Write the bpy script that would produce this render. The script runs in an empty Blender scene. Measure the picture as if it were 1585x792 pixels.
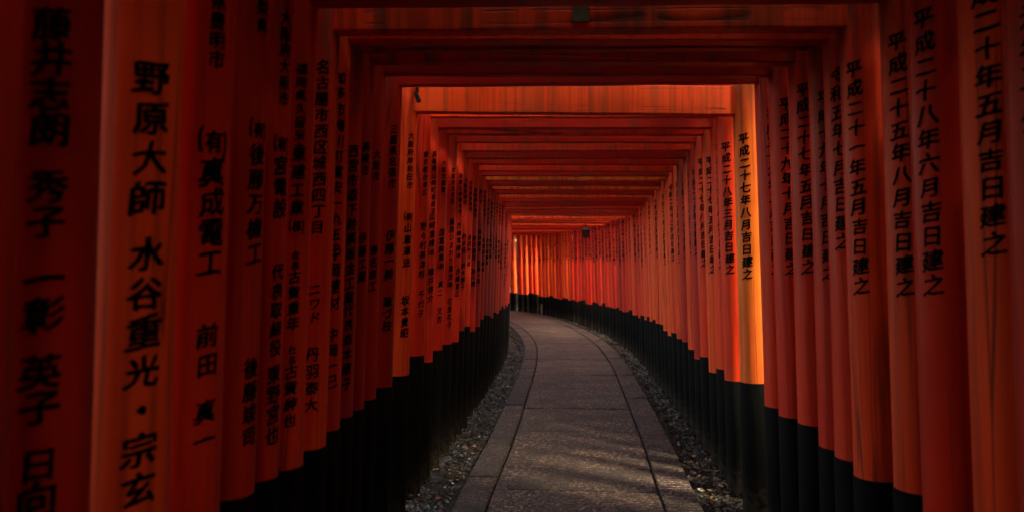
import bpy, bmesh, math, random
from mathutils import Vector, Matrix, noise
R = math.radians
C = bpy.context.scene.collection
scene = bpy.context.scene
random.seed(7)
EYE = 1.5
FPX = 1300.0

# ------------------------------------------------------------ camera, world, sun, exposure
cam_d = bpy.data.cameras.new('camera')
cam = bpy.data.objects.new('camera', cam_d); C.objects.link(cam)
cam.location = (0, 0, EYE)
cam.rotation_euler = (R(90) + 7 / FPX, 0, 0)
cam_d.sensor_width = 36
cam_d.lens = 36 * FPX / 1585
cam_d.clip_start = 0.05
cam_d.clip_end = 1500
cam_d.dof.use_dof = True
cam_d.dof.focus_distance = 6.2
cam_d.dof.aperture_fstop = 2.6
scene.camera = cam

SUN_EL = 42.0
SUN_AZ = -42.0                      # measured from +X towards +Y
sd = Vector((math.cos(R(SUN_EL)) * math.cos(R(SUN_AZ)), math.cos(R(SUN_EL)) * math.sin(R(SUN_AZ)), math.sin(R(SUN_EL))))
world = bpy.data.worlds.new('World'); scene.world = world; world.use_nodes = True
wn = world.node_tree.nodes; wl = world.node_tree.links
sky = wn.new('ShaderNodeTexSky'); sky.sky_type = 'NISHITA'; sky.sun_disc = False
sky.sun_elevation = R(SUN_EL); sky.sun_rotation = R(90 - SUN_AZ)
sky.air_density = 1.0; sky.dust_density = 3.0; sky.ozone_density = 0.6
wn['Background'].inputs[1].default_value = 0.14
tint = wn.new('ShaderNodeMix'); tint.data_type = 'RGBA'; tint.blend_type = 'MULTIPLY'      # warm white balance of the picture
tint.inputs[0].default_value = 1; tint.inputs[7].default_value = (1.0, 0.82, 0.60, 1)
wl.new(sky.outputs[0], tint.inputs[6]); wl.new(tint.outputs[2], wn['Background'].inputs[0])
sun_d = bpy.data.lights.new('sun', 'SUN'); sun_d.energy = 1.5; sun_d.angle = R(11); sun_d.color = (1, 0.86, 0.58)
sun = bpy.data.objects.new('sun', sun_d); C.objects.link(sun)
sun.rotation_euler = sd.to_track_quat('Z', 'Y').to_euler()
sun.location = (20, -10, 20)
scene.view_settings.view_transform = 'Standard'
scene.view_settings.look = 'None'
scene.view_settings.exposure = 3.62
scene.view_settings.gamma = 1
scene.render.engine = 'CYCLES'
scene.cycles.use_denoising = True
scene.cycles.max_bounces = 8
scene.cycles.diffuse_bounces = 6
scene.cycles.transparent_max_bounces = 6
scene.cycles.caustics_reflective = False
scene.cycles.caustics_refractive = False
scene.cycles.sample_clamp_indirect = 6

# ------------------------------------------------------------ helpers
def link(o, parent=None):
    C.objects.link(o)
    if parent: o.parent = parent
    return o
def mobj(name, me, parent=None, mat=None):
    o = bpy.data.objects.new(name, me)
    if mat and not me.materials: me.materials.append(mat)
    return link(o, parent)
def tag(o, label=None, cat=None, group=None, kind=None):
    if label: o['label'] = label
    if cat: o['category'] = cat
    if group: o['group'] = group
    if kind: o['kind'] = kind
    return o
def empty(name, loc, rz=0):
    o = bpy.data.objects.new(name, None); o.location = loc; o.rotation_euler = (0, 0, rz); o.empty_display_size = 0.2
    return link(o)
def mesh(name, vs, fs, smooth=False):
    me = bpy.data.meshes.new(name); me.from_pydata(vs, [], fs); me.update()
    if smooth: me.shade_smooth()
    return me
def box_bm(bm, x0, x1, y0, y1, z0, z1, bev=0.0, nx=1):
    r = bmesh.ops.create_cube(bm, size=1)
    vs = r['verts']
    for v in vs:
        v.co = Vector(((x0 + x1) / 2 + v.co.x * (x1 - x0), (y0 + y1) / 2 + v.co.y * (y1 - y0), (z0 + z1) / 2 + v.co.z * (z1 - z0)))
    if bev:
        es = list({e for v in vs for e in v.link_edges})
        bmesh.ops.bevel(bm, geom=es, offset=bev, segments=2, affect='EDGES', profile=0.6)
def bm_mesh(name, bm, smooth=False):
    me = bpy.data.meshes.new(name); bm.normal_update(); bm.to_mesh(me); bm.free()
    if smooth: me.shade_smooth()
    return me

# ------------------------------------------------------------ materials
class NT:
    def __init__(s, name):
        s.m = bpy.data.materials.new(name); s.m.use_nodes = True
        s.t = s.m.node_tree; s.n = s.t.nodes; s.l = s.t.links
        s.p = s.n['Principled BSDF']
        s.out = s.n['Material Output']
    def node(s, typ, **kw):
        n = s.n.new(typ)
        for k, v in kw.items(): setattr(n, k, v)
        return n
    def val(s, sock, v):
        if isinstance(v, bpy.types.NodeSocket): s.l.new(v, sock)
        else: sock.default_value = v
    def noise(s, vec, scale, detail=4, rough=0.55, dist=0):
        n = s.node('ShaderNodeTexNoise'); s.l.new(vec, n.inputs['Vector'])
        n.inputs['Scale'].default_value = scale; n.inputs['Detail'].default_value = detail
        n.inputs['Roughness'].default_value = rough; n.inputs['Distortion'].default_value = dist
        return n.outputs['Fac']
    def ramp(s, fac, stops):
        n = s.node('ShaderNodeValToRGB'); s.l.new(fac, n.inputs[0])
        cr = n.color_ramp
        while len(cr.elements) < len(stops): cr.elements.new(0.5)
        for e, (p, c) in zip(cr.elements, stops):
            e.position = p; e.color = (c[0], c[1], c[2], 1) if not isinstance(c, (int, float)) else (c, c, c, 1)
        return n.outputs[0]
    def math(s, op, a, b=0.0, clamp=False):
        n = s.node('ShaderNodeMath', operation=op, use_clamp=clamp)
        s.val(n.inputs[0], a); s.val(n.inputs[1], b); return n.outputs[0]
    def mix(s, fac, a, b, blend='MIX'):
        n = s.node('ShaderNodeMix', data_type='RGBA', blend_type=blend)
        s.val(n.inputs[0], fac)
        for i, v in ((6, a), (7, b)):
            if isinstance(v, bpy.types.NodeSocket): s.l.new(v, n.inputs[i])
            else: n.inputs[i].default_value = (*v, 1)
        return n.outputs[2]
    def mapv(s, vec, scale, off=None):
        n = s.node('ShaderNodeVectorMath', operation='MULTIPLY'); s.l.new(vec, n.inputs[0]); n.inputs[1].default_value = scale
        o = n.outputs[0]
        if off is not None:
            a = s.node('ShaderNodeVectorMath', operation='ADD'); s.l.new(o, a.inputs[0]); s.l.new(off, a.inputs[1]); o = a.outputs[0]
        return o
    def bump(s, h, strength, dist=0.01):
        n = s.node('ShaderNodeBump'); n.inputs['Strength'].default_value = strength; n.inputs['Distance'].default_value = dist
        s.l.new(h, n.inputs['Height']); s.l.new(n.outputs[0], s.p.inputs['Normal'])

def lacquer(name, vertical=True):
    t = NT(name)
    tc = t.node('ShaderNodeTexCoord'); oi = t.node('ShaderNodeObjectInfo')
    rnd = oi.outputs['Random']
    off = t.node('ShaderNodeCombineXYZ')
    t.l.new(t.math('MULTIPLY', rnd, 37.0), off.inputs[0]); t.l.new(t.math('MULTIPLY', rnd, 71.0), off.inputs[1]); t.l.new(t.math('MULTIPLY', rnd, 13.0), off.inputs[2])
    off = off.outputs[0]
    O = tc.outputs['Object']
    # paint: per-post shade, lit posts and beams put in as lighter colour, cloudy fading
    cloud = t.noise(t.mapv(O, (1.3, 1.3, 0.7), off), 1.6, 5, 0.6)
    oc = t.node('ShaderNodeSeparateColor'); t.l.new(oi.outputs['Color'], oc.inputs[0]); shade, wear = oc.outputs[0], oc.outputs[1]
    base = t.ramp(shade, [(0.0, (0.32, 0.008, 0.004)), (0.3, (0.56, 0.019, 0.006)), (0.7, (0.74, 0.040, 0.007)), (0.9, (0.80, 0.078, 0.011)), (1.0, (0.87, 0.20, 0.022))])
    fade = t.mix(t.math('MULTIPLY', t.ramp(cloud, [(0.40, 0.0), (0.70, 0.9)]), t.math('MULTIPLY', shade, 0.9)), base, (0.74, 0.085, 0.017))
    # water streaks running down
    st = t.noise(t.mapv(O, (14, 14, 0.55), off), 1.7, 4, 0.6)
    st2 = t.noise(t.mapv(O, (38, 38, 0.9), off), 1.0, 3, 0.5)
    stm = t.ramp(st, [(0.56, 0.0), (0.72, 1.0)])
    gate = t.ramp(t.noise(t.mapv(O, (2.2, 2.2, 1.1), off), 1.0, 3), [(0.42, 0.0), (0.62, 1.0)])
    stm = t.math('MULTIPLY', t.math('MULTIPLY', stm, gate), t.math('ADD', t.math('MULTIPLY', wear, 1.1), 0.15), True)
    col = t.mix(t.math('MULTIPLY', stm, 0.85), fade, (0.085, 0.040, 0.014))
    col = t.mix(t.math('MULTIPLY', t.ramp(st2, [(0.35, 1.0), (0.52, 0.0)]), 0.5), col, (0.27, 0.018, 0.007))
    # scratches and chips down to the wood
    ch = t.noise(t.mapv(O, (9, 9, 2.6), off), 3.5, 6, 0.7)
    chm = t.ramp(ch, [(0.715, 0.0), (0.735, 1.0)])
    col = t.mix(t.math('MULTIPLY', chm, 0.8), col, (0.16, 0.085, 0.045))
    # long drying cracks
    vz = t.node('ShaderNodeTexVoronoi', feature='DISTANCE_TO_EDGE')
    t.l.new(t.mapv(O, (13, 13, 0.22) if vertical else (0.2, 13, 13), off), vz.inputs['Vector']); vz.inputs['Scale'].default_value = 1.0
    crack = t.ramp(vz.outputs['Distance'], [(0.0, 1.0), (0.018, 0.0)])
    crg = t.ramp(t.math('ADD', t.noise(t.mapv(O, (3, 3, 0.5), off), 1.3, 2), t.math('MULTIPLY', wear, 0.12)), [(0.57, 0.0), (0.62, 1.0)])
    crack = t.math('MULTIPLY', crack, crg)
    col = t.mix(t.math('MULTIPLY', crack, 0.85), col, (0.03, 0.008, 0.004))
    # mildew toward the top where rain gets in
    sx = t.node('ShaderNodeSeparateXYZ'); t.l.new(O, sx.inputs[0])
    if vertical:
        up = t.math('MULTIPLY', t.math('SUBTRACT', sx.outputs[2], 1.65), 0.9, True)
        mold = t.noise(t.mapv(O, (7, 7, 1.2), off), 1.4, 5, 0.65)
        mm = t.ramp(t.math('MULTIPLY', t.math('ADD', up, 0.35), mold), [(0.40, 0.0), (0.66, 0.9)])
        mm = t.math('MULTIPLY', mm, t.math('ADD', t.math('MULTIPLY', wear, 1.3), 0.1), True)
        col = t.mix(mm, col, (0.050, 0.034, 0.018))
    else:
        mold = t.noise(t.mapv(O, (3.2, 3, 1.0), off), 1.5, 5, 0.65)
        dr = t.ramp(t.noise(t.mapv(O, (13, 2, 0.8), off), 1.0, 3, 0.5), [(0.56, 0.0), (0.66, 1.0)])        # drips down the face of the beam
        dr = t.math('MULTIPLY', dr, t.math('MULTIPLY', wear, 0.8))
        col = t.mix(dr, col, (0.055, 0.040, 0.018))
        col = t.mix(t.math('MULTIPLY', t.ramp(mold, [(0.50, 0.0), (0.75, 0.8)]), wear), col, (0.10, 0.060, 0.026))
    t.l.new(col, t.p.inputs['Base Color'])
    ro = t.ramp(cloud, [(0.3, 0.40), (0.7, 0.58)])
    ro = t.math('ADD', ro, t.math('MULTIPLY', stm, 0.25))
    t.l.new(ro, t.p.inputs['Roughness'])
    t.p.inputs['IOR'].default_value = 1.42; t.p.inputs['Specular IOR Level'].default_value = 0.22
    hgt = t.math('ADD', t.math('MULTIPLY', st2, 0.35), t.math('MULTIPLY', t.noise(t.mapv(O, (1, 1, 1), off), 26, 4), 0.25))
    hgt = t.math('SUBTRACT', hgt, t.math('MULTIPLY', crack, 1.2))
    hgt = t.math('SUBTRACT', hgt, t.math('MULTIPLY', chm, 0.5))
    t.bump(hgt, 0.35, 0.006)
    return t.m
M_POST = lacquer('vermilion_lacquer_post')
M_BEAM = lacquer('vermilion_lacquer_beam', False)

def simple(name, col, rough, var=0.0, scale=8, bump=0.0, bscale=40, spec=0.5, trans=0.0):
    t = NT(name); tc = t.node('ShaderNodeTexCoord'); O = tc.outputs['Object']
    c = Vector(col)
    t.l.new(t.ramp(t.noise(O, scale, 5, 0.6), [(0.3, tuple(c * (1 - var))), (0.7, tuple(c * (1 + var)))]), t.p.inputs['Base Color'])
    t.p.inputs['Roughness'].default_value = rough
    t.p.inputs['Specular IOR Level'].default_value = spec
    if bump: t.bump(t.noise(O, bscale, 4), bump, 0.01)
    return t.m
M_INK = simple('ink_black_brush_paint', (0.0025, 0.002, 0.002), 0.7, 0.3, 30, spec=0.05)
M_ROOF = simple('black_beam_cap', (0.015, 0.013, 0.012), 0.55, 0.3)
M_IRON = simple('dark_iron', (0.003, 0.003, 0.003), 0.7, 0.3, 20, spec=.15)
M_SOIL = None

def base_mat():
    t = NT('black_painted_post_foot'); tc = t.node('ShaderNodeTexCoord'); oi = t.node('ShaderNodeObjectInfo'); O = tc.outputs['Object']
    off = t.node('ShaderNodeCombineXYZ'); t.l.new(t.math('MULTIPLY', oi.outputs['Random'], 50.0), off.inputs[0]); off = off.outputs[0]
    a = t.noise(t.mapv(O, (18, 18, 1.2), off), 1.5, 5, 0.65)
    col = t.ramp(a, [(0.35, (0.0022, 0.0022, 0.0024)), (0.62, (0.0035, 0.0035, 0.0035)), (0.8, (0.010, 0.0098, 0.009))])
    dust = t.ramp(t.noise(t.mapv(O, (6, 6, 3), off), 3, 6, 0.7), [(0.6, 0.0), (0.85, 0.4)])
    col = t.mix(dust, col, (0.028, 0.026, 0.022))
    sz = t.node('ShaderNodeSeparateXYZ'); t.l.new(O, sz.inputs[0])          # mud splashed up from the ground
    mud = t.math('MULTIPLY', t.ramp(sz.outputs[2], [(0.0, 1.0), (0.28, 0.0)]), t.ramp(t.noise(O, 22, 5, 0.7), [(0.42, 0.0), (0.6, 0.9)]))
    col = t.mix(mud, col, (0.045, 0.034, 0.024))
    t.l.new(col, t.p.inputs['Base Color']); t.p.inputs['Roughness'].default_value = 0.75; t.p.inputs['Specular IOR Level'].default_value = 0.05
    t.bump(a, 0.4, 0.006)
    return t.m
M_BASE = base_mat()

def stone_mat(name, c0, c1, ridged=False):
    t = NT(name); tc = t.node('ShaderNodeTexCoord'); oi = t.node('ShaderNodeObjectInfo'); O = tc.outputs['Object']
    uv = tc.outputs['UV']
    vo = t.node('ShaderNodeTexVoronoi'); t.l.new(O, vo.inputs['Vector']); vo.inputs['Scale'].default_value = 62
    agg = t.noise(O, 95, 4, 0.7)
    big = t.noise(O, 2.2, 5, 0.6)
    vcol = t.node('ShaderNodeSeparateColor'); t.l.new(vo.outputs['Color'], vcol.inputs[0])
    peb = vcol.outputs[0]
    col = t.ramp(peb, [(0.0, tuple(Vector(c0) * 0.45)), (0.55, c0), (0.8, c1), (1.0, tuple(Vector(c1) * 2.1))])
    col = t.mix(t.ramp(agg, [(0.38, 0.85), (0.56, 0.0)]), col, tuple(Vector(c0) * 0.14))
    col = t.mix(t.ramp(big, [(0.38, 0.75), (0.60, 0.0)]), col, tuple(Vector(c0) * 0.4))
    br = t.math('ADD', t.math('MULTIPLY', oi.outputs['Random'], 0.5), 0.62)
    mm = t.node('ShaderNodeVectorMath', operation='SCALE'); t.l.new(col, mm.inputs[0]); t.l.new(br, mm.inputs['Scale'])
    t.l.new(mm.outputs[0], t.p.inputs['Base Color'])
    t.l.new(t.ramp(agg, [(0.3, 0.55), (0.7, 0.85)]), t.p.inputs['Roughness'])
    h = t.math('ADD', t.math('MULTIPLY', vo.outputs['Distance'], -0.9), t.math('MULTIPLY', agg, 0.6))
    if ridged:
        w = t.node('ShaderNodeTexWave', wave_type='BANDS', bands_direction='Y'); t.l.new(uv, w.inputs['Vector'])
        w.inputs['Scale'].default_value = 5.5; w.inputs['Distortion'].default_value = 1.2; w.inputs['Detail'].default_value = 2
        h = t.math('ADD', h, t.math('MULTIPLY', w.outputs['Fac'], 1.6))
        
    t.bump(h, 1.0, 0.016)
    return t.m
M_SLAB = stone_mat('washed_aggregate_slab', (0.060, 0.034, 0.023), (0.20, 0.118, 0.084))
M_KERB = stone_mat('ridged_border_stone', (0.056, 0.032, 0.023), (0.16, 0.097, 0.071), True)

def soil_mat():
    t = NT('dark_forest_soil'); tc = t.node('ShaderNodeTexCoord'); O = tc.outputs['Object']
    a = t.noise(O, 12, 8, 0.7); b = t.noise(O, 70, 4, 0.6); g = t.noise(O, 0.35, 3)
    col = t.ramp(a, [(0.3, (0.007, 0.005, 0.0035)), (0.6, (0.020, 0.013, 0.009)), (0.8, (0.042, 0.030, 0.020))])
    col = t.mix(t.ramp(g, [(0.5, 0.0), (0.65, 0.6)]), col, (0.02, 0.03, 0.010))
    t.l.new(col, t.p.inputs['Base Color']); t.p.inputs['Roughness'].default_value = 0.9
    t.bump(t.math('ADD', a, t.math('MULTIPLY', b, 0.6)), 0.9, 0.03)
    return t.m
M_SOIL = soil_mat()

def leaf_mat(name, stops, trans):
    t = NT(name)
    ge = t.node('ShaderNodeNewGeometry')
    col = t.ramp(ge.outputs['Random Per Island'], stops)
    t.l.new(col, t.p.inputs['Base Color']); t.p.inputs['Roughness'].default_value = 0.42
    if trans:
        tr = t.node('ShaderNodeBsdfTranslucent'); t.l.new(col, tr.inputs[0])
        mx = t.node('ShaderNodeMixShader'); mx.inputs[0].default_value = trans
        t.l.new(t.p.outputs[0], mx.inputs[1]); t.l.new(tr.outputs[0], mx.inputs[2]); t.l.new(mx.outputs[0], t.out.inputs[0])
    return t.m
M_LEAF = leaf_mat('tree_leaves', [(0, (0.022, 0.05, 0.012)), (0.5, (0.045, 0.09, 0.02)), (1, (0.09, 0.12, 0.03))], 0.35)
M_LITTER = leaf_mat('fallen_leaves', [(0, (0.012, 0.008, 0.005)), (0.5, (0.030, 0.018, 0.011)), (0.8, (0.065, 0.045, 0.027)), (0.9, (0.06, 0.07, 0.02)), (0.96, (0.20, 0.05, 0.025)), (1, (0.5, 0.45, 0.36))], 0.0)
M_GRAVEL = leaf_mat('mixed_gravel', [(0, (0.008, 0.005, 0.004)), (0.6, (0.020, 0.014, 0.010)), (0.95, (0.048, 0.036, 0.027)), (1, (0.5, 0.48, 0.44))], 0.0)
M_BARK = simple('cedar_bark', (0.07, 0.045, 0.03), 0.9, 0.5, 6, 0.8, 14)
M_WOODPALE = simple('weathered_pale_wood', (0.30, 0.24, 0.18), 0.8, 0.3, 14)
M_GREEN = simple('green_label_paint', (0.055, 0.085, 0.022), 0.6, 0.35, 40)

# ------------------------------------------------------------ centreline of the tunnel
CP = [(-0.30, -9.0), (-0.12, -5.5), (0.02, -3.0), (0.15, 0.0), (0.225, 1.5), (0.284, 3.04), (0.362, 4.88), (0.53, 6.9), (0.70, 9.3), (0.84, 11.5),
      (0.915, 13.6), (0.90, 15.5), (0.76, 17.8), (0.50, 20.0), (0.16, 21.8), (-0.32, 23.3), (-1.0, 24.5), (-1.95, 25.4), (-3.2, 26.0), (-4.8, 26.3), (-6.6, 26.4)]
def cr(p0, p1, p2, p3, t):
    return 0.5 * ((2 * p1) + (-p0 + p2) * t + (2 * p0 - 5 * p1 + 4 * p2 - p3) * t * t + (-p0 + 3 * p1 - 3 * p2 + p3) * t ** 3)
PTS = []
for i in range(1, len(CP) - 2):
    for k in range(40):
        t = k / 40
        PTS.append(Vector((cr(CP[i-1][0], CP[i][0], CP[i+1][0], CP[i+2][0], t), cr(CP[i-1][1], CP[i][1], CP[i+1][1], CP[i+2][1], t), 0)))
S = [0.0]
for a, b in zip(PTS, PTS[1:]): S.append(S[-1] + (b - a).length)
def at(s):
    s = max(S[0], min(S[-1] - 1e-4, s))
    import bisect
    i = max(0, bisect.bisect_right(S, s) - 1)
    i = min(i, len(PTS) - 2)
    f = (s - S[i]) / (S[i+1] - S[i])
    p = PTS[i].lerp(PTS[i+1], f)
    j0, j1 = max(0, i - 6), min(len(PTS) - 1, i + 7)
    d = (PTS[j1] - PTS[j0]).normalized()
    return p, d, Vector((d.y, -d.x, 0))
def s_of_y(y):
    for i in range(len(PTS) - 1):
        if PTS[i].y <= y <= PTS[i+1].y:
            return S[i] + (y - PTS[i].y) / (PTS[i+1].y - PTS[i].y) * (S[i+1] - S[i])
    return S[0] if y < PTS[0].y else S[-1]
S0 = s_of_y(0.0); SEND = S[-1]

# ------------------------------------------------------------ ground, path
def ground_h(x, y):
    # distance to the tunnel axis: the bed is level, the wooded slopes start beyond it
    dmin = 1e9
    for k in range(0, len(PTS), 20):
        p = PTS[k]; dmin = min(dmin, (p.x - x) ** 2 + (p.y - y) ** 2)
    d = math.sqrt(dmin)
    e = max(0.0, d - 2.6)
    return 0.10 * min(e, 60) * (0.6 + 0.8 * noise.noise(Vector((x * 0.05, y * 0.05, 3)))) + 0.25 * min(1, e * 0.3) * noise.noise(Vector((x * 0.4, y * 0.4, 0)))
xs = sorted(set([-400, -200, -120, -80, -60] + [i * 2.5 for i in range(-20, 21)] + [60, 80, 120, 200, 400] + [i * 0.5 for i in range(-14, 9)]))
ys = sorted(set([-400, -200, -120, -80, -50] + [i * 2.5 for i in range(-14, 27)] + [80, 100, 140, 220, 400]))
vs = [(x, y, ground_h(x, y)) for y in ys for x in xs]
nxg = len(xs)
fs = [(j * nxg + i, j * nxg + i + 1, (j + 1) * nxg + i + 1, (j + 1) * nxg + i) for j in range(len(ys) - 1) for i in range(nxg - 1)]
g = mobj('ground', mesh('ground', vs, fs, True), None, M_SOIL); tag(g, kind='structure')

HALF_IN, HALF_OUT = 0.528, 0.75
LEFT_IN, LEFT_OUT = 0.512, 0.71
def strip_mesh(name, s0, s1, o0, o1, z0, z1, n, bev=0.006):
    """a solid piece following the centreline between two offsets"""
    vs = []; fs = []; uvs = []
    pm, dm, rm = at((s0 + s1) / 2)
    for k in range(n + 1):
        s = s0 + (s1 - s0) * k / n
        p, d, r = at(s)
        bs = bev if k in (0, n) else 0
        ins = d * (bev if k == 0 else -bev if k == n else 0)
        for (o, z, inset) in ((o0, z0, 0), (o0, z1 - bev, 0), (o0 + bev, z1, 1), (o1 - bev, z1, 1), (o1, z1 - bev, 0), (o1, z0, 0)):
            q = p + r * o + (ins if inset else Vector((0, 0, 0))) - pm
            vs.append((q.x, q.y, z)); uvs.append((o, s))
    for k in range(n):
        a = k * 6; b = a + 6
        for e in range(5): fs.append((a + e, a + e + 1, b + e + 1, b + e))
    fs.append((0, 5, 4, 3, 2, 1)); e = n * 6; fs.append((e, e + 1, e + 2, e + 3, e + 4, e + 5))
    me = mesh(name, vs, fs)
    ul = me.uv_layers.new(name='UVMap')
    for lp in me.loops: ul.data[lp.index].uv = uvs[lp.vertex_index]
    bm = bmesh.new(); bm.from_mesh(me); bmesh.ops.recalc_face_normals(bm, faces=bm.faces); bm.to_mesh(me); bm.free()
    return me, pm
# bed under the slabs
bv = []; bf = []
nb = 160
for k in range(nb + 1):
    p, d, r = at(SEND * k / nb)
    for o, z in ((-LEFT_OUT + .02, -0.1), (-LEFT_OUT + .02, 0.022), (HALF_OUT - .02, 0.022), (HALF_OUT - .02, -0.1)):
        q = p + r * o; bv.append((q.x, q.y, z))
for k in range(nb):
    for e in range(3): bf.append((k * 4 + e, k * 4 + e + 1, k * 4 + 5 + e, k * 4 + 4 + e))
M_BED = simple('path_bed_grit', (0.018, 0.014, 0.012), 0.95, 0.4, 60, 0.6, 90)
path = mobj('path', mesh('path', bv, bf), None, M_BED); tag(path, kind='structure')
rs = random.Random(3)
joints_y = [5.30, 5.89, 7.14, 8.25, 9.42, 10.65, 12.3]
js = [s_of_y(y) for y in joints_y]
s = js[0]
pre = []
while s > S0 - 5: s -= 1.18; pre.append(s)
js = pre[::-1] + js
while js[-1] < SEND - 1.2: js.append(js[-1] + rs.uniform(1.1, 1.3))
for a, b in zip(js, js[1:]):
    me, pm = strip_mesh('paving_slab', a + .006, b - .006, -LEFT_IN + .009, HALF_IN - .009, 0.0, 0.05 + rs.uniform(-.003, .004), max(1, round((b - a) / .3)))
    o = mobj('paving_slab', me, path, M_SLAB); o.location = pm
for side in (-1, 1):
    s = js[0] + rs.uniform(0, .4)
    while s < SEND - 1:
        L = rs.uniform(0.85, 1.05)
        o0, o1 = (HALF_IN + .009, HALF_OUT) if side > 0 else (-LEFT_OUT, -LEFT_IN - .009)
        me, pm = strip_mesh('border_stone', s + .004, s + L - .004, o0, o1, -.08, 0.052 + rs.uniform(-.004, .005), 4)
        o = mobj('border_stone', me, path, M_KERB); o.location = pm
        s += L

# ------------------------------------------------------------ brush lettering
GL = {}
def glyph(ch):
    if ch in GL: return GL[ch]
    if len(ch) > 1:                                   # bracketed sign in one cell, e.g. (株)
        vs = []; fs = []
        for c, sx, ox, sy in (('（', 0.62, -0.34, 0.95), (ch[1], 0.66, 0.0, 0.8), ('）', 0.62, 0.34, 0.95)):
            v2, f2 = glyph(c)
            if c == '（': dx = -0.13
            elif c == '）': dx = 0.13
            else: dx = 0
            b = len(vs)
            mx = [v[0] for v in v2]; cx = (min(mx) + max(mx)) / 2
            vs += [((x - cx) * sx + (ox + (0.0 if dx == 0 else dx * 0.7)), y * sy) for x, y in v2]
            fs += [tuple(i + b for i in f) for f in f2]
        GL[ch] = (vs, fs); return GL[ch]
    c = bpy.data.curves.new('glyph', 'FONT'); c.body = ch; c.size = 1; c.resolution_u = 2
    o = bpy.data.objects.new('glyph', c)
    me = bpy.data.meshes.new_from_object(o)
    bpy.data.objects.remove(o); bpy.data.curves.remove(c)
    bm = bmesh.new(); bm.from_mesh(me)
    for x in (0.125, 0.25, 0.375, 0.5, 0.625, 0.75, 0.875):
        bmesh.ops.bisect_plane(bm, geom=bm.verts[:] + bm.edges[:] + bm.faces[:], plane_co=(x, 0, 0), plane_no=(1, 0, 0))
    bm.verts.index_update()
    rg = random.Random(ord(ch))
    ph = rg.random() * 9
    vs = []
    for v in bm.verts:
        x, y = v.co.x - 0.5, v.co.y - 0.36
        # brush gesture: strokes climb to the right, swell toward their ends
        y2 = y + 0.13 * x - 0.06 * x * x + 0.02 * math.sin(6 * x + ph)
        x2 = x + 0.05 * y + 0.018 * math.sin(7 * y + ph * 2)
        vs.append((x2, y2))
    fs = [tuple(v.index for v in f.verts) for f in bm.faces]
    bm.free()
    GL[ch] = (vs, fs); return GL[ch]
def tokens(txt):
    out = []; i = 0
    while i < len(txt):
        if txt[i] == '(':
            out.append(txt[i:i+3]); i += 3
        else: out.append(txt[i]); i += 1
    return out
STROKE = [(-.032, -.012), (.0, .004), (.030, .028), (.022, -.032)]       # the loaded brush: overlapping passes of one stroke
_gb = {}
def brushed(ch):
    if ch in _gb: return _gb[ch]
    gv, gf = glyph(ch); k0 = sum(map(ord, ch)) % 97; out = []
    for q, (a_, b_) in enumerate(STROKE):
        for x, y in gv:
            n1 = noise.noise(Vector((x * 7, y * 7, k0 + q * 3.1))); n2 = noise.noise(Vector((x * 7 + 40, y * 7, k0 + q * 3.1)))
            out.append(((x + a_ + .026 * n1) * 1.06, y + b_ + .026 * n2))
    _gb[ch] = (out, gf, len(gv)); return _gb[ch]
R0, TAPER = 0.098, 0.0030
def rad(z): return R0 - TAPER * z
def inscription(name, runs, az):
    """runs: (text, z of first character centre, size, pitch, az offset); az = direction on the post, radians from -Y to +X"""
    vs = []; fs = []
    rg = random.Random(hash(runs[0][0]) % 1000 if False else sum(map(ord, runs[0][0])))
    for run in runs:
        txt, z, size, pitch = run[:4]
        da = run[4] if len(run) > 4 else 0.0
        for ch in tokens(txt):
            if ch in ' 　': z -= pitch * 0.62; continue
            gv, gf, ng = brushed(ch); b = len(vs)
            rot = rg.uniform(-.035, .035); dx = rg.uniform(-.03, .03); sc = size * rg.uniform(.95, 1.05)
            cr_, sr_ = math.cos(rot), math.sin(rot)
            for x, y in gv:
                u = (x * cr_ - y * sr_ + dx) * sc; v = (x * sr_ + y * cr_) * sc
                zz = z + v; r = rad(zz) + 0.0020 + 0.00010 * ((len(vs) - b) // ng); an = az + da + u / r
                vs.append((r * math.sin(an), -r * math.cos(an), zz))
            fs += [tuple(i + b + ng * q for i in f) for q in range(len(STROKE)) for f in gf]
            z -= pitch
    me = mesh(name, vs, fs)
    bm = bmesh.new(); bm.from_mesh(me)
    for f in bm.faces:
        f.normal_update()
        c = f.calc_center_median()
        if f.normal.x * c.x + f.normal.y * c.y < 0: f.normal_flip()
    bm.to_mesh(me); bm.free()
    return me

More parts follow.
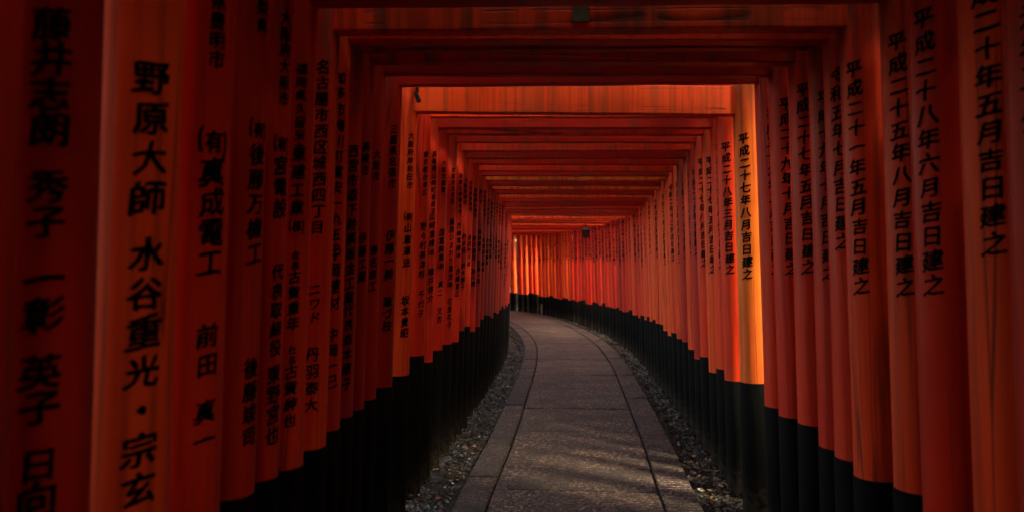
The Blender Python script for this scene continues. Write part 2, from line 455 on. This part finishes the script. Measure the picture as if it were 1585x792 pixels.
# ------------------------------------------------------------ gate parts (mesh data shared)
_pc = {}
def post_mesh(L, var):
    key = (round(L / 0.04), var)
    if key in _pc: return _pc[key]
    L = key[0] * 0.04
    n = 40; rings = 22
    vs = []; fs = []
    for k in range(rings + 1):
        z = -0.15 + (L + 0.15) * k / rings
        for i in range(n):
            a = 2 * math.pi * i / n
            r = rad(z) + 0.0010 * noise.noise(Vector((math.cos(a) * 1.2, math.sin(a) * 1.2, z * 0.6 + var * 11)))
            vs.append((r * math.cos(a), r * math.sin(a), z))
    for k in range(rings):
        for i in range(n):
            j = (i + 1) % n
            fs.append((k * n + i, k * n + j, (k + 1) * n + j, (k + 1) * n + i))
    fs.append(tuple(rings * n + i for i in range(n)))
    _pc[key] = mesh('post', vs, fs, True); return _pc[key]
_bc = {}
def foot_mesh(h, fat):
    key = (round(h / 0.01), fat)
    if key in _bc: return _bc[key]
    h = key[0] * 0.01
    n = 36; vs = []; fs = []
    prof = [(-0.18, 0), (0.0, 0), (h * .5, 0), (h - 0.004, 0), (h, -0.002), (h, -0.012 - fat)]
    for z, dr in prof:
        for i in range(n):
            a = 2 * math.pi * i / n
            r = rad(z) + 0.0035 + fat + dr + 0.0008 * math.sin(i * 2.2 + z * 9)
            vs.append((r * math.cos(a), r * math.sin(a), z))
    for k in range(len(prof) - 1):
        for i in range(n):
            j = (i + 1) % n; fs.append((k * n + i, k * n + j, (k + 1) * n + j, (k + 1) * n + i))
    me = mesh('foot', vs, fs, True)
    me.set_sharp_from_angle(angle=R(40))
    _bc[key] = me; return me
def beam_mesh(name, half, depth, height, bev, up=0.0, flare=0.0):
    """beam along X, bottom at z=0; up = rise of the ends, flare = extra half-length at the top edge"""
    n = 14; vs = []; fs = []
    for k in range(n + 1):
        f = -1 + 2 * k / n
        zz = up * abs(f) ** 3
        wob = 0.0012 * math.sin(k * 1.9 + half * 7)
        ring = [(-depth / 2 + bev, 0), (depth / 2 - bev, 0), (depth / 2, bev), (depth / 2, height - bev), (depth / 2 - bev, height), (-depth / 2 + bev, height), (-depth / 2, height - bev), (-depth / 2, bev)]
        for (y, z) in ring:
            x = f * (half + flare * (z / height) * 1.0)
            vs.append((x, y + wob, z + zz + wob))
    for k in range(n):
        for e in range(8):
            a = k * 8; fs.append((a + e, a + (e + 1) % 8, a + 8 + (e + 1) % 8, a + 8 + e))
    fs.append(tuple(range(8))[::-1]); fs.append(tuple(n * 8 + i for i in range(8)))
    me = mesh(name, vs, fs)
    bm = bmesh.new(); bm.from_mesh(me); bmesh.ops.recalc_face_normals(bm, faces=bm.faces); bm.to_mesh(me); bm.free()
    return me
NUKI_H = 0.165; GAP = 0.20
nuki_v = [beam_mesh('tie_beam', 1.30, d, NUKI_H + e, 0.004) for d in (0.06, 0.09, 0.12) for e in (-.02, 0, .015)]
shim_v = [beam_mesh('upper_beam', 1.42, 0.115, 0.125, 0.005, 0.02, 0.03)]
kasa_v = [beam_mesh('ridge_beam', 1.52, 0.15, 0.085, 0.006, 0.035, 0.05)]
wb = bmesh.new(); box_bm(wb, -0.045, 0.045, -0.028, 0.028, -0.02, 0.02, 0.003)
wedge_me = bm_mesh('wedge', wb)
LEAN = 0.033
PITCH_X = 0.945 + rad(1.5)          # post centre to axis, at eye height

Z0 = EYE + 0.71                     # centre of the first character on the dated posts
def date(txt, dz=0.0, size=0.063, pitch=0.0705): return [(txt, Z0 + dz, size, pitch)]
# left lettering for the near gates: (text, height above eye, size, pitch)
def runs(*rr): return [(t, EYE + z, sz, p) + tuple(x) for t, z, sz, p, *x in rr]

# one record per gate: ZL, ZR, tie beam underside above eye, foot height L, foot height R, roll, left runs, right runs, label
G = []
def gate(zl, zr, h, fl, fr, roll=0, left=None, right=None, label=None, group=None, azl=None, azr=None, **kw):
    G.append(dict(zl=zl, zr=zr, h=h, fl=fl, fr=fr, roll=roll, left=left, right=right, label=label, group=group, azl=azl, azr=azr, **kw))
GRP = 'vermilion torii gates lined up over the path'
gate(1.19, 1.14, .86, .84, .74, 0, None, None, 'nearest red gate, its plain left post cut by the left edge', cl=(.1,.2), cr=(.3,.2))
gate(1.43, 1.42, .86, .84, .74, 0, runs(('藤井志朗 秀子 一彰 英子 日向子', .39, .060, .0578)), date('平成二十六年九月吉日建之', .02),
     'dark red gate with the large family first names on its left post', azl=0.64, cl=(0,.15), cr=(.15,.3))
gate(1.74, 1.72, .86, .86, .74, .1, runs(('京都市伏見区 大師', 1.05, .05, .062), ('野原大師', .372, .073, .0815), ('水谷重光・宗玄', .015, .072, .079)), date('平成三十年一月吉日建之', -.02),
     'gate with cracked orange left post, a round dot among its large characters', azl=0.78, cl=(.85,.95), cr=(.2,.3))  # left post: its lit side put into the paint as orange
gate(2.03, 1.96, .86, .86, .74, 0, runs(('愛知県豊明市', .71, .045, .046), ('(有)真成電工', .284, .071, .0715), ('前田 真一', -.175, .06, .0685)), date('令和元年五月吉日建之', .0),
     'gate next behind the cracked orange left post, bracketed sign above its large company name', azl=1.0, cl=(.35,.1), cr=(.15,.1))
gate(2.28, 2.17, .86, .87, .745, 0, runs(('愛知県岡崎市山梨県', 1.02, .045, .048), ('(有)後藤万機工', .355, .062, .0665), ('後藤竣司', -.285, .058, .0615)), date('平成二十年五月吉日建之', .04),
     'gate whose broad right post is dated Heisei 20, May, near the right edge', azl=1.25, azr=-0.75, cl=(.2,.15), cr=(.8,.25))
gate(2.49, 2.47, .862, .855, .745, 0, runs(('大阪府大阪市', .72, .045, .048), ('(有)宮電設', .345, .06, .063), ('代表取締役', -.03, .052, .056), ('東野宮也', -.33, .058, .060)),
     date('平成二十八年六月吉日建之', -.002), 'gate whose broad right post is dated Heisei 28, June', azl=1.15, azr=-0.95, cl=(.3,.2), cr=(.3,.15))
gate(2.75, 2.69, .842, .83, .77, 0, runs(('福岡県久留米市', .62, .040, .043), ('東建工業(株)', .345, .052, .058), ('会長', .02, .03, .033), ('古賀重年', -.05, .045, .050), ('社長', -.285, .03, .033), ('古賀紳也', -.355, .048, .052)),
     date('平成二十五年八月吉日建之', -.015), 'gate whose right post is dated Heisei 25, August', azl=.80, azr=-0.88, cl=(.4,.1), cr=(.75,.6), cb=(.1,.4))
gate(3.04, 3.04, .833, .83, .72, .45, runs(('名古屋市西区城西四丁目', .69, .052, .057), ('ニワド', -.10, .045, .05), ('丹羽泰大', -.33, .052, .060)),
     date('平成二十一年五月吉日建之', -.022), 'gate with streaked beam across the top of the picture, bearing a green patch', azl=0.62, azr=-0.9, green=True, cl=(.6,.7), cr=(.7,.9), cb=(.86,.9))
gate(3.26, 3.25, .848, .85, .745, -.1, runs(('知多市梅川町富安一九五〇', .70, .052, .060), ('中岡建材', .03, .06, .063), ('中岡一己', -.28, .055, .06)),
     date('令和五年七月吉日建之', .0), 'gate whose smooth right post is dated Reiwa 5, July', azl=.85, azr=-0.8, cl=(.5,.6), cr=(.45,.1), cb=(.4,.3))
gate(3.47, 3.44, .868, .86, .745, .1, runs(('西宮市森下鈴興板金工業', .45, .055, .060), ('代表森本康子', -.2, .052, .06)),
     date('平成十九年十月吉日建之', -.05, .06), 'weathered gate with mildewed brown right post behind the Reiwa 5 post', azl=.95, azr=-0.7, dull=True, cl=(.1,.9), cr=(.3,1.0), cb=(0,1.0))
gate(3.70, 3.72, .873, .85, .78, 0, runs(('高槻市', .5, .045, .052), ('伊藤工業', .1, .05, .056)),
     date('平成二十七年五月吉日建之', .04), 'gate whose right post is dated Heisei 27, May, four posts before the sunlit one', azl=.95, azr=-0.65, cl=(.05,.5), cr=(.4,.5), cb=(.1,.9))
gate(3.97, 4.01, .880, .85, .765, 0, runs(('大阪市', .5, .045, .052), ('春名鉄工', .05, .05, .056)),
     date('平成二十九年十月吉日建之', .03), 'gate whose right post is dated Heisei 29, October, two posts before the sunlit one', azl=.9, azr=-0.45, cl=(.1,.3), cr=(.3,.3), cb=(0,.3))
gate(4.37, 4.28, .907, .85, .765, 0, runs(('三重県名張市', .68, .05, .056), ('伊藤一美', .13, .062, .066), ('筆づ枝', -.21, .06, .062)),
     date('平成二十六年二月吉日建之', .03), 'dark gate just before the wide gap and the sunlit post', azl=.85, azr=-0.35, cl=(0,.3), cr=(.4,.6), cb=(.05,.2))
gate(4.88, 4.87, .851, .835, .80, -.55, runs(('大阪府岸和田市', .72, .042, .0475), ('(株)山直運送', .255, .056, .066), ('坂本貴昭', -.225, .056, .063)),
     date('平成二十七年八月吉日建之', -.01), 'bright orange gate with the golden sunlit right post', azl=.80, azr=-0.65, fitting=True, cl=(.85,.2), cr=(1.0,.3), cb=(.88,.55))  # right post painted lighter orange than the rest, partly to carry its sun glow
far = [
 (5.36, .913, '東京都台東区| |野々村美津枝 千代子', '平成二十八年三月吉日建之'),
 (5.72, .896, '兵庫県山崎町稲荷沢| |山崎重機(株) 横井啓介', '平成二十七年八月吉日建之'),
 (6.09, .907, '大阪市国富| |国富興業(株) 真二 文吉', '平成二十七年五月吉日建之'),
 (6.50, .912, '京都府左京区| |藤原ひまわり運送(株) 花屋礼子', '平成二十七年八月吉日建之'),
 (6.88, .894, '和歌山県橋本市| |西嶋電機(株) 西嶋直広', '平成二十九年元旦建之'),
 (7.25, .876, '大阪府堺市| |鈴木保 鈴木勝子', '令和元年五月吉日建之'),
 (7.62, .865, '奈良県奈良市| |金沢竹千年', '令和二年十月吉日建之'),
 (8.02, .850, '滋賀県大津市| |新川商店 新川博', '平成十九年六月吉日建之'),
 (8.42, .847, '豊川市| |梅林富子 石津一同', '令和二年十二月吉日建之'),
 (8.80, .832, '岐阜県可児市| |林建設工業(株)', '平成十九年一月吉日建之'),
 (9.18, .815, '神戸市中央区| |丸中運輸(株)', '平成二十年三月吉日建之'),
 (9.55, .800, '東大阪市| |山本鉄工所', '平成二十二年八月吉日建之'),
 (9.95, .782, '京都市伏見区| |谷口誠一', '令和五年三月吉日建之'),
 (10.35, .765, '茨木市| |石田食品(株)', '令和元年九月吉日建之'),
 (10.75, .748, '福井県敦賀市| |前川水産(株)', '令和四年二月吉日建之'),
]
ordn = ['first', 'second', 'third', 'fourth', 'fifth', 'sixth', 'seventh', 'eighth', 'ninth', 'tenth', 'eleventh', 'twelfth', 'thirteenth', 'fourteenth', 'fifteenth', 'sixteenth', 'seventeenth', 'eighteenth', 'nineteenth', 'twentieth']
rg = random.Random(11)
BEAMSH = (.75, .1, .3, .05, .45, .1, .25, .5, .05, 1.0, 0, .95, 0, .9, .1)  # highest values: sunlit beams put into the paint
def left_runs(s):
    a, _, b = s.split('|')
    o = [(a, .72 - rg.uniform(0, .08), .042, .048)]; z = .25 + rg.uniform(-.05, .05)
    for w in b.split(' '): o.append((w, z, .054, .060)); z -= .06 * len(tokens(w)) + .07
    return runs(*o)
for i, (z, h, l, r) in enumerate(far):
    gate(z + rg.uniform(-.03, .03), z + rg.uniform(-.03, .03), h, .86 + rg.uniform(-.05, .05), .74 + rg.uniform(-.05, .05), rg.uniform(-.25, .25),
         left_runs(l), date(r, rg.uniform(-.03, .05)), ordn[i] + ' torii gate beyond the one with the golden sunlit right post', azl=rg.uniform(.75, .95), azr=-rg.uniform(.45, .7), cb=(BEAMSH[i], .5))
NSHARE = len(far)
BASE_I = len(G) - NSHARE
zc = 11.12
while True:
    if s_of_y(0) + (zc) > SEND - 0.8 + 0: break
    G.append(dict(arc=zc, h=.70 + rg.uniform(-.02, .02), share=rg.randrange(NSHARE), roll=rg.uniform(-.3, .3)))
    zc += rg.uniform(.34, .46) if zc < 20 else rg.uniform(.25, .32)
zb = 0.85
while zb > -4.6:
    G.insert(0, dict(arc=zb, h=.86, behind=True, roll=0))
    zb -= rg.uniform(.26, .34)

insL = {}; insR = {}
def mk_gate(i, rec):
    rr = random.Random(i * 17 + 5)
    if 'arc' in rec:
        s = S0 + rec['arc']
        p, d, r = at(s)
        if rec.get('behind'): d = (Vector((0.03, 1, 0))).normalized(); r = Vector((d.y, -d.x, 0))
        sk = rr.uniform(-.03, .03)
        pl = p - r * PITCH_X + d * sk; pr = p + r * PITCH_X - d * sk
        dist_far = min(1, max(0, (rec['arc'] - 11) / 10))
        fl = .86 - .30 * dist_far + rr.uniform(-.04, .04); fr = .73 - .19 * dist_far + rr.uniform(-.05, .05)
    else:
        def cx(y):
            p, d, r = at(s_of_y(y)); return p, r
        pL, rL = cx(rec['zl']); pR, rR = cx(rec['zr'])
        pl = Vector((pL.x - PITCH_X, rec['zl'] + .02, 0)); pr = Vector((pR.x + PITCH_X, rec['zr'] + .02, 0))
        fl, fr = rec['fl'], rec['fr']
    mid = (pl + pr) / 2; dx = (pr - pl); ang = math.atan2(dx.y, dx.x); half = dx.length / 2
    h = rec['h']
    gt = empty('torii_gate', (mid.x, mid.y, 0), ang)
    topz = EYE + h + NUKI_H + GAP
    for side in (-1, 1):
        var = rr.randrange(4)
        po = mobj('post', post_mesh(topz + 0.03, var), gt, M_POST)
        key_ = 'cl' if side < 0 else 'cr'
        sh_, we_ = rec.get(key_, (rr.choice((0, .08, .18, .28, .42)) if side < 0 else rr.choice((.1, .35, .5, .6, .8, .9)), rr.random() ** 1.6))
        if rec.get('arc', 0) > 20.5: sh_ = min(.9, sh_ + .35)  # far bend posts: light from outside put into lighter paint
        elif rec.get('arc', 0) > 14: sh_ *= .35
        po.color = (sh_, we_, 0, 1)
        lean = LEAN + rr.uniform(-.003, .003)
        po.location = (side * (half + LEAN * EYE), 0, 0)
        po.rotation_euler = (rr.uniform(-.006, .006), -side * lean, 0)
        fat = rr.choice([0, 0, .004, .01]) if rec.get('arc', 0) > 10 else 0
        ft = mobj('post_foot', foot_mesh(fl if side < 0 else fr, fat), po, M_BASE)
        me = None
        if not rec.get('behind'):
            key = 'left' if side < 0 else 'right'
            if 'share' in rec: me = (insL if side < 0 else insR)[BASE_I + rec['share']]
            elif rec.get(key):
                az = rec['azl'] if side < 0 else rec['azr']
                if az is None: az = -side * 0.85
                me = [inscription('inscription', [rn], az) for rn in rec[key]]
                (insL if side < 0 else insR)[rec['idx']] = me
        for m_ in (me or []): mobj('inscription', m_, po, M_INK)
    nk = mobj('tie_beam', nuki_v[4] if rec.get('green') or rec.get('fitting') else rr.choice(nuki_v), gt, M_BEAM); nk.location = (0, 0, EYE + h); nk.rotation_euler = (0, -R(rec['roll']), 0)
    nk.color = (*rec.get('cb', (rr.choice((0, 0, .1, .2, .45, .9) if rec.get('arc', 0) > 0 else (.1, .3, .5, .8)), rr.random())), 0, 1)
    for side in (-1, 1):
        w = mobj('wedge', wedge_me, gt, M_BEAM); w.location = (side * (half - LEAN * h + 0.115), 0, EYE + h + NUKI_H + 0.012)
        w.location.z += side * math.tan(R(rec['roll'])) * half
    w.color = nk.color
    sh = mobj('upper_beam', shim_v[0], gt, M_BEAM); sh.color = (.4, .6, 0, 1); sh.location = (0, 0, topz)
    ks = mobj('ridge_beam', kasa_v[0], gt, M_ROOF); ks.location = (0, 0, topz + 0.127)
    if rec.get('green'):
        b = bmesh.new(); box_bm(b, -0.03, 0.03, -0.0025, 0.0025, -0.028, 0.028, 0.0008)
        o = mobj('patch', bm_mesh('patch', b), gt, M_GREEN); o.location = (-0.036, -0.0485, EYE + h + 0.050); o['label'] = 'small square green patch'
    if rec.get('fitting'):
        b = bmesh.new()
        box_bm(b, -0.008, 0.008, -0.012, 0.012, 0.03, 0.075, 0.002)
        bmesh.ops.create_cone(b, cap_ends=True, segments=12, radius1=0.014, radius2=0.009, depth=0.06, matrix=Matrix.Translation((0.004, -0.02, 0.0)) @ Matrix.Rotation(-0.35, 4, 'Y'))
        o = mobj('bracket', bm_mesh('bracket', b), gt, M_IRON); o.location = (-half + 0.13, -0.065, EYE + h + 0.085); o['label'] = 'small dark fitting on the end of the beam'
    return gt
nb_ = 0; k = 0
for i, rec in enumerate(G):
    if not rec.get('behind') and 'arc' not in rec: rec['idx'] = k; k += 1
kfar = 0
for i, rec in enumerate(G):
    gt = mk_gate(i, rec)
    if rec.get('behind'): tag(gt, 'red torii gate behind the viewpoint, outside the picture', 'torii gate', 'gates behind the viewpoint')
    elif 'arc' in rec:
        p = at(S0 + rec['arc'])[0]
        kfar += 1
        if kfar <= 20: tag(gt, 'low dark torii gate, ' + ordn[kfar - 1] + ' after the beams stop stepping down', 'torii gate', 'far gates before the bend')
        elif rec['arc'] < 22:
            tag(gt, 'narrow dark red gate deep in the tunnel between the bend and the bright gates', 'torii gate', 'far gates before the bend')
        else:
            tag(gt, 'red gate lining the far bend at the end of the tunnel', 'torii gate', 'gates round the far bend')
    else: tag(gt, rec['label'], 'torii gate', GRP)

# ------------------------------------------------------------ lantern and marker post
ln = empty('hanging_lantern', (1.40, 15.9, EYE + 0.50)); tag(ln, 'small dark hanging lantern with flared roof under a far beam', 'lantern')
b = bmesh.new()
bmesh.ops.create_cone(b, cap_ends=True, segments=4, radius1=0.12, radius2=0.035, depth=0.05, matrix=Matrix.Translation((0, 0, 0.10)) @ Matrix.Rotation(R(45), 4, 'Z'))
bmesh.ops.create_cone(b, cap_ends=True, segments=4, radius1=0.125, radius2=0.12, depth=0.012, matrix=Matrix.Translation((0, 0, 0.07)) @ Matrix.Rotation(R(45), 4, 'Z'))
mobj('roof', bm_mesh('roof', b), ln, M_IRON)
b = bmesh.new()
for sx in (-1, 1):
    for sy in (-1, 1): box_bm(b, sx * .058 - .006, sx * .058 + .006, sy * .058 - .006, sy * .058 + .006, -.05, .065, .001)
box_bm(b, -.07, .07, -.07, .07, -.065, -.05, .002)
mobj('frame', bm_mesh('frame', b), ln, M_IRON)
b = bmesh.new(); box_bm(b, -.05, .05, -.05, .05, -.05, .064, .002)
mobj('shade', bm_mesh('shade', b), ln, simple('smoked_lantern_pane', (0.03, 0.026, 0.024), 0.3, 0.2))
b = bmesh.new(); bmesh.ops.create_cone(b, cap_ends=True, segments=8, radius1=0.006, radius2=0.006, depth=0.14, matrix=Matrix.Translation((0, 0, .19)))
mobj('hanger', bm_mesh('hanger', b), ln, M_IRON)
b = bmesh.new(); box_bm(b, -.02, .02, -.02, .02, -.1, .30, .004)
pp, pd, pr_ = at(s_of_y(22.6))
q = pp + pr_ * 0.83
ps = empty('marker_post', (0.80, 22.9, 0)); tag(ps, 'short pale stake at the outer edge of the path in the bend', 'stake')
mobj('stake', bm_mesh('stake', b), ps, M_WOODPALE)
b = bmesh.new(); box_bm(b, -.024, .024, -.024, .024, .29, .32, .004)
mobj('cap', bm_mesh('cap', b), ps, M_WOODPALE)

# ------------------------------------------------------------ leaf litter and gravel beside the path
rl = random.Random(21)
lv = []; lf = []
def add_leaf(c, sz, rz, tilt, vs, fs, z):
    L = sz; W = sz * rl.uniform(.35, .6)
    pts = [(-L/2, 0, 0), (-L*.15, -W/2, .14*L), (L*.25, -W*.42, .12*L), (L/2, 0, .03*L), (L*.25, W*.42, .15*L), (-L*.15, W/2, .12*L), (0, 0, 0)]
    m = Matrix.Rotation(rz, 3, 'Z') @ Matrix.Rotation(tilt, 3, 'X') @ Matrix.Rotation(rl.uniform(-.35, .35), 3, 'Y')
    b = len(vs)
    for p_ in pts:
        v = m @ Vector(p_); vs.append((c.x + v.x, c.y + v.y, z + v.z + 0.01))
    for k in range(6): fs.append((b + 6, b + k, b + (k + 1) % 6))
gv = []; gf = []
ico = bmesh.new(); bmesh.ops.create_icosphere(ico, subdivisions=1, radius=1); ico.verts.index_update()
icv = [v.co.copy() for v in ico.verts]; icf = [tuple(v.index for v in f.verts) for f in ico.faces]; ico.free()
def add_peb(c, r, z):
    b = len(gv); q = Matrix.Rotation(rl.uniform(0, 6.28), 3, 'Z')
    sx, sy, sz = r * rl.uniform(.7, 1.3), r * rl.uniform(.6, 1), r * rl.uniform(.4, .8)
    for v in icv:
        w = q @ Vector((v.x * sx * rl.uniform(.8, 1.15), v.y * sy * rl.uniform(.8, 1.15), v.z * sz)); gv.append((c.x + w.x, c.y + w.y, z + w.z + sz * .4))
    for f in icf: gf.append(tuple(i + b for i in f))
for n in range(15000):
    u = rl.random() ** 1.5
    s = S0 + 3.5 + u * (SEND - S0 - 5); side = rl.choice((-1, 1))
    o = (0.78 if side > 0 else .735) + abs(rl.gauss(0, .17)) + rl.random() * .06
    p, d, r = at(s); c = p + r * (side * o)
    add_leaf(c, rl.uniform(.014, .046), rl.uniform(0, 6.28), rl.gauss(0, .5), lv, lf, rl.uniform(0.0, .025))
for n in range(170):
    s = S0 + 4 + rl.random() * 14; p, d, r = at(s); c = p + r * (rl.choice((-1, 1)) * rl.uniform(.35, .75))
    add_leaf(c, rl.uniform(.02, .04), rl.uniform(0, 6.28), rl.gauss(0, .2), lv, lf, .05)
for n in range(6000):
    u = rl.random() ** 1.4
    s = S0 + 3.5 + u * (SEND - S0 - 5); side = rl.choice((-1, 1))
    o = (0.775 if side > 0 else .73) + abs(rl.gauss(0, .15)); p, d, r = at(s); c = p + r * (side * o)
    add_peb(c, rl.uniform(.004, .012) if rl.random() < .965 else rl.uniform(.014, .026), 0)
tag(mobj('leaf_litter', mesh('leaf_litter', lv, lf), None, M_LITTER), 'dry fallen leaves strewn on the soil beside the path', 'leaves', kind='stuff')
tag(mobj('gravel', mesh('gravel', gv, gf), None, M_GRAVEL), 'loose gravel along both edges of the paving', 'gravel', kind='stuff')

# ------------------------------------------------------------ trees of the wooded slopes either side
HOLES = [((1.62, 5.04, 0.84), 0.40, 0.48)]  # gap shaped into the foliage, aimed to light the golden post
SUN_H = Vector((math.cos(R(SUN_AZ)), math.sin(R(SUN_AZ))))
def tree_meshes(seed):
    rt = random.Random(seed)
    H = rt.uniform(11, 15); tv = []; tf = []
    def limb(p0, p1, r0, r1, n=8):
        ax = (p1 - p0).normalized(); u = ax.orthogonal().normalized(); w = ax.cross(u); b = len(tv)
        for k in range(5):
            f = k / 4; c = p0.lerp(p1, f) + Vector((noise.noise(Vector((f * 2, seed, 0))), noise.noise(Vector((f * 2, seed, 5))), 0)) * .12 * math.sin(f * 3.14); r = r0 + (r1 - r0) * f
            for i in range(n): a = 6.2832 * i / n; tv.append(tuple(c + (u * math.cos(a) + w * math.sin(a)) * r))
        for k in range(4):
            for i in range(n): tf.append((b + k * n + i, b + k * n + (i + 1) % n, b + (k + 1) * n + (i + 1) % n, b + (k + 1) * n + i))
    limb(Vector((0, 0, -.5)), Vector((0, 0, H * .55)), .26, .16, 12); limb(Vector((0, 0, H * .55)), Vector((.1, 0, H)), .16, .03)
    cv = []; cf = []
    ends = []
    for i in range(26):
        z = H * (.28 + .7 * i / 26); a = i * 2.4 + rt.random(); L = (1 - (z / H - .28) / .8) * rt.uniform(1.8, 3.2) + .5
        e = Vector((math.cos(a) * L, math.sin(a) * L, z + rt.uniform(-.1, .8))); limb(Vector((0, 0, z)), e, .06, .012, 5); ends.append((Vector((0, 0, z)), e))
    for p0, e in ends:
        for q in range(7):
            f = rt.uniform(.35, 1.05); c = p0.lerp(e, f) + Vector((rt.gauss(0, .25), rt.gauss(0, .25), rt.gauss(0, .18)))
            for k in range(26):
                d = Vector((rt.gauss(0, .27), rt.gauss(0, .27), rt.gauss(0, .2))); c2 = c + d; s = rt.uniform(.09, .18)
                m = Matrix.Rotation(rt.uniform(0, 6.28), 3, 'Z') @ Matrix.Rotation(rt.gauss(.2, .6), 3, 'X')
                b = len(cv)
                for v in ((-s, 0, 0), (0, -s * .5, .02), (s, 0, 0), (0, s * .5, .02)): cv.append(tuple(c2 + m @ Vector(v)))
                cf.append((b, b + 1, b + 2, b + 3))
    return tv, tf, cv, cf
protos = []
for sdd in (1, 2, 3):
    tv, tf, cv, cf = tree_meshes(sdd)
    protos.append((mesh('trunk', tv, tf, True), mesh('crown', cv, cf)))
spots = []
rt = random.Random(5)
for sx, step, rows in ((-1, 4.0, 2), (1, 2.9, 3)):      # unseen trees, packed denser on the sunny side to hold back the sun
    y = -12.0
    while y < 34:
        for row in range(rows):
            x = sx * (4.4 + row * 3.0 + rt.uniform(-.5, .8)); yy = y + rt.uniform(-1.0, 1.0)
            pz = min(((PTS[k2].x - x) ** 2 + (PTS[k2].y - yy) ** 2) for k2 in range(0, len(PTS), 10))
            if pz < 2.6 ** 2 or (yy > 8.5 and row < 2 and sx > 0) or (sx < 0 and yy > 4.5): continue
            q = Vector((x - 1.42, yy - 4.9)); tt = q.dot(SUN_H)
            if tt > 0 and (q - SUN_H * tt).length < .55: continue      # a trunk here would close the gap the sun comes through
            spots.append((x, yy))
        y += step
SUNV = sd; SU = Vector((-SUN_H.y, SUN_H.x, 0)); SW = SUNV.cross(SU)
def carve(me, mw):
    """a crown with leaves cut away to let sun reach the golden post (soft edged); None when untouched"""
    kill = []
    for k, f in enumerate(me.polygons):
        c = mw @ me.vertices[f.vertices[0]].co
        for (tx, ty, tz), rh, rv in HOLES:
            d = c - Vector((tx, ty, tz)); t = d.dot(SUNV)
            if t < 0: continue
            e = d - SUNV * t
            w = (e.dot(SU) / (rh + .10 * t)) ** 2 + (e.dot(SW) / (rv * .75 + .09 * t)) ** 2
            if rt.random() < math.exp(-0.5 * w * w): kill.append(k); break
    if not kill: return None
    ks = set(kill); vs = [tuple(v.co) for v in me.vertices]; fs = [tuple(f.vertices) for k, f in enumerate(me.polygons) if k not in ks]
    m2 = mesh(me.name, vs, fs); m2.materials.append(M_LEAF); return m2
def plant(name, kids, x, y, sc, label, cat, group):
    tr = empty(name, (x, y, ground_h(x, y) - .1), rt.uniform(0, 6.28)); tr.scale = (sc, sc, sc)
    mw = Matrix.Translation(tr.location) @ Matrix.Rotation(tr.rotation_euler.z, 4, 'Z') @ Matrix.Scale(sc, 4)
    for nm, me, mt in kids:
        if mt is M_LEAF: me = carve(me, mw) or me
        mobj(nm, me, tr, mt)
    tag(tr, label, cat, group)
for x, y in spots:
    pr0 = protos[rt.randrange(3)]
    plant('tree', [('trunk', pr0[0], M_BARK), ('crown', pr0[1], M_LEAF)], x, y, rt.uniform(.85, 1.15),
          'tall slender evergreen on the slope outside the gates, hardly glimpsed between posts', 'tree', 'trees outside the tunnel')
def shrub_mesh(seed):
    rt2 = random.Random(seed); cv = []; cf = []; tv = []; tf = []
    for k in range(7):
        a = k * .9 + rt2.random(); e = Vector((math.cos(a) * .7, math.sin(a) * .7, rt2.uniform(1.6, 3.0))); b = len(tv)
        for f in (0, .5, 1):
            c = Vector((e.x * f, e.y * f, e.z * f))
            for i in range(5): tv.append((c.x + .03 * (1.2 - f) * math.cos(i * 1.257), c.y + .03 * (1.2 - f) * math.sin(i * 1.257), c.z))
        for q in range(2):
            for i in range(5): tf.append((b + q * 5 + i, b + q * 5 + (i + 1) % 5, b + q * 5 + 5 + (i + 1) % 5, b + q * 5 + 5 + i))
    for k in range(170):
        while True:
            c = Vector((rt2.uniform(-1, 1), rt2.uniform(-1, 1), rt2.uniform(-1, 1)))
            if c.length < 1: break
        c = Vector((c.x * 1.15, c.y * 1.15, 1.9 + c.z * 1.8))
        for q in range(34):
            c2 = c + Vector((rt2.gauss(0, .2), rt2.gauss(0, .2), rt2.gauss(0, .16))); sz = rt2.uniform(.04, .09)
            m = Matrix.Rotation(rt2.uniform(0, 6.28), 3, 'Z') @ Matrix.Rotation(rt2.gauss(.3, .7), 3, 'X'); b = len(cv)
            for v in ((-sz, 0, 0), (0, -sz * .5, .02), (sz, 0, 0), (0, sz * .5, .02)): cv.append(tuple(c2 + m @ Vector(v)))
            cf.append((b, b + 1, b + 2, b + 3))
    return mesh('stems', tv, tf, True), mesh('foliage', cv, cf)
shr = [shrub_mesh(71), shrub_mesh(72)]
for row, xo in ((0, 1.95), (1, 3.7)):  # unseen shrubs added to keep the sun off the right row
    sy = -7.0 + row * .8
    while sy < 9.5:
        p_, d_, r_ = at(s_of_y(sy)); q_ = p_ + r_ * (1.04 + xo + rt.uniform(-.15, .25))
        plant('screen_shrub', [('stems', shr[row][0], M_BARK), ('foliage', shr[row][1], M_LEAF)], q_.x, q_.y, rt.uniform(.9, 1.1) + .2 * row,
              'unseen evergreen shrub added behind the right hand posts to block the sun', 'shrub', 'added sun-blocking shrubs outside the right row')
        sy += rt.uniform(1.5, 1.9)
for x, y in ((-5.2, 29.3), (-3.4, 29.6), (-1.5, 29.2), (0.4, 28.4), (1.9, 27.2), (3.0, 25.6), (-7.2, 29.4)):  # shrubs added to dim the sky showing between far posts
    plant('screen_shrub', [('stems', shr[0][0], M_BARK), ('foliage', shr[0][1], M_LEAF)], x, y, rt.uniform(.95, 1.1),
          'evergreen shrub added behind the far bend posts to dim the sky gaps', 'shrub', 'added shrubs outside the far bend')
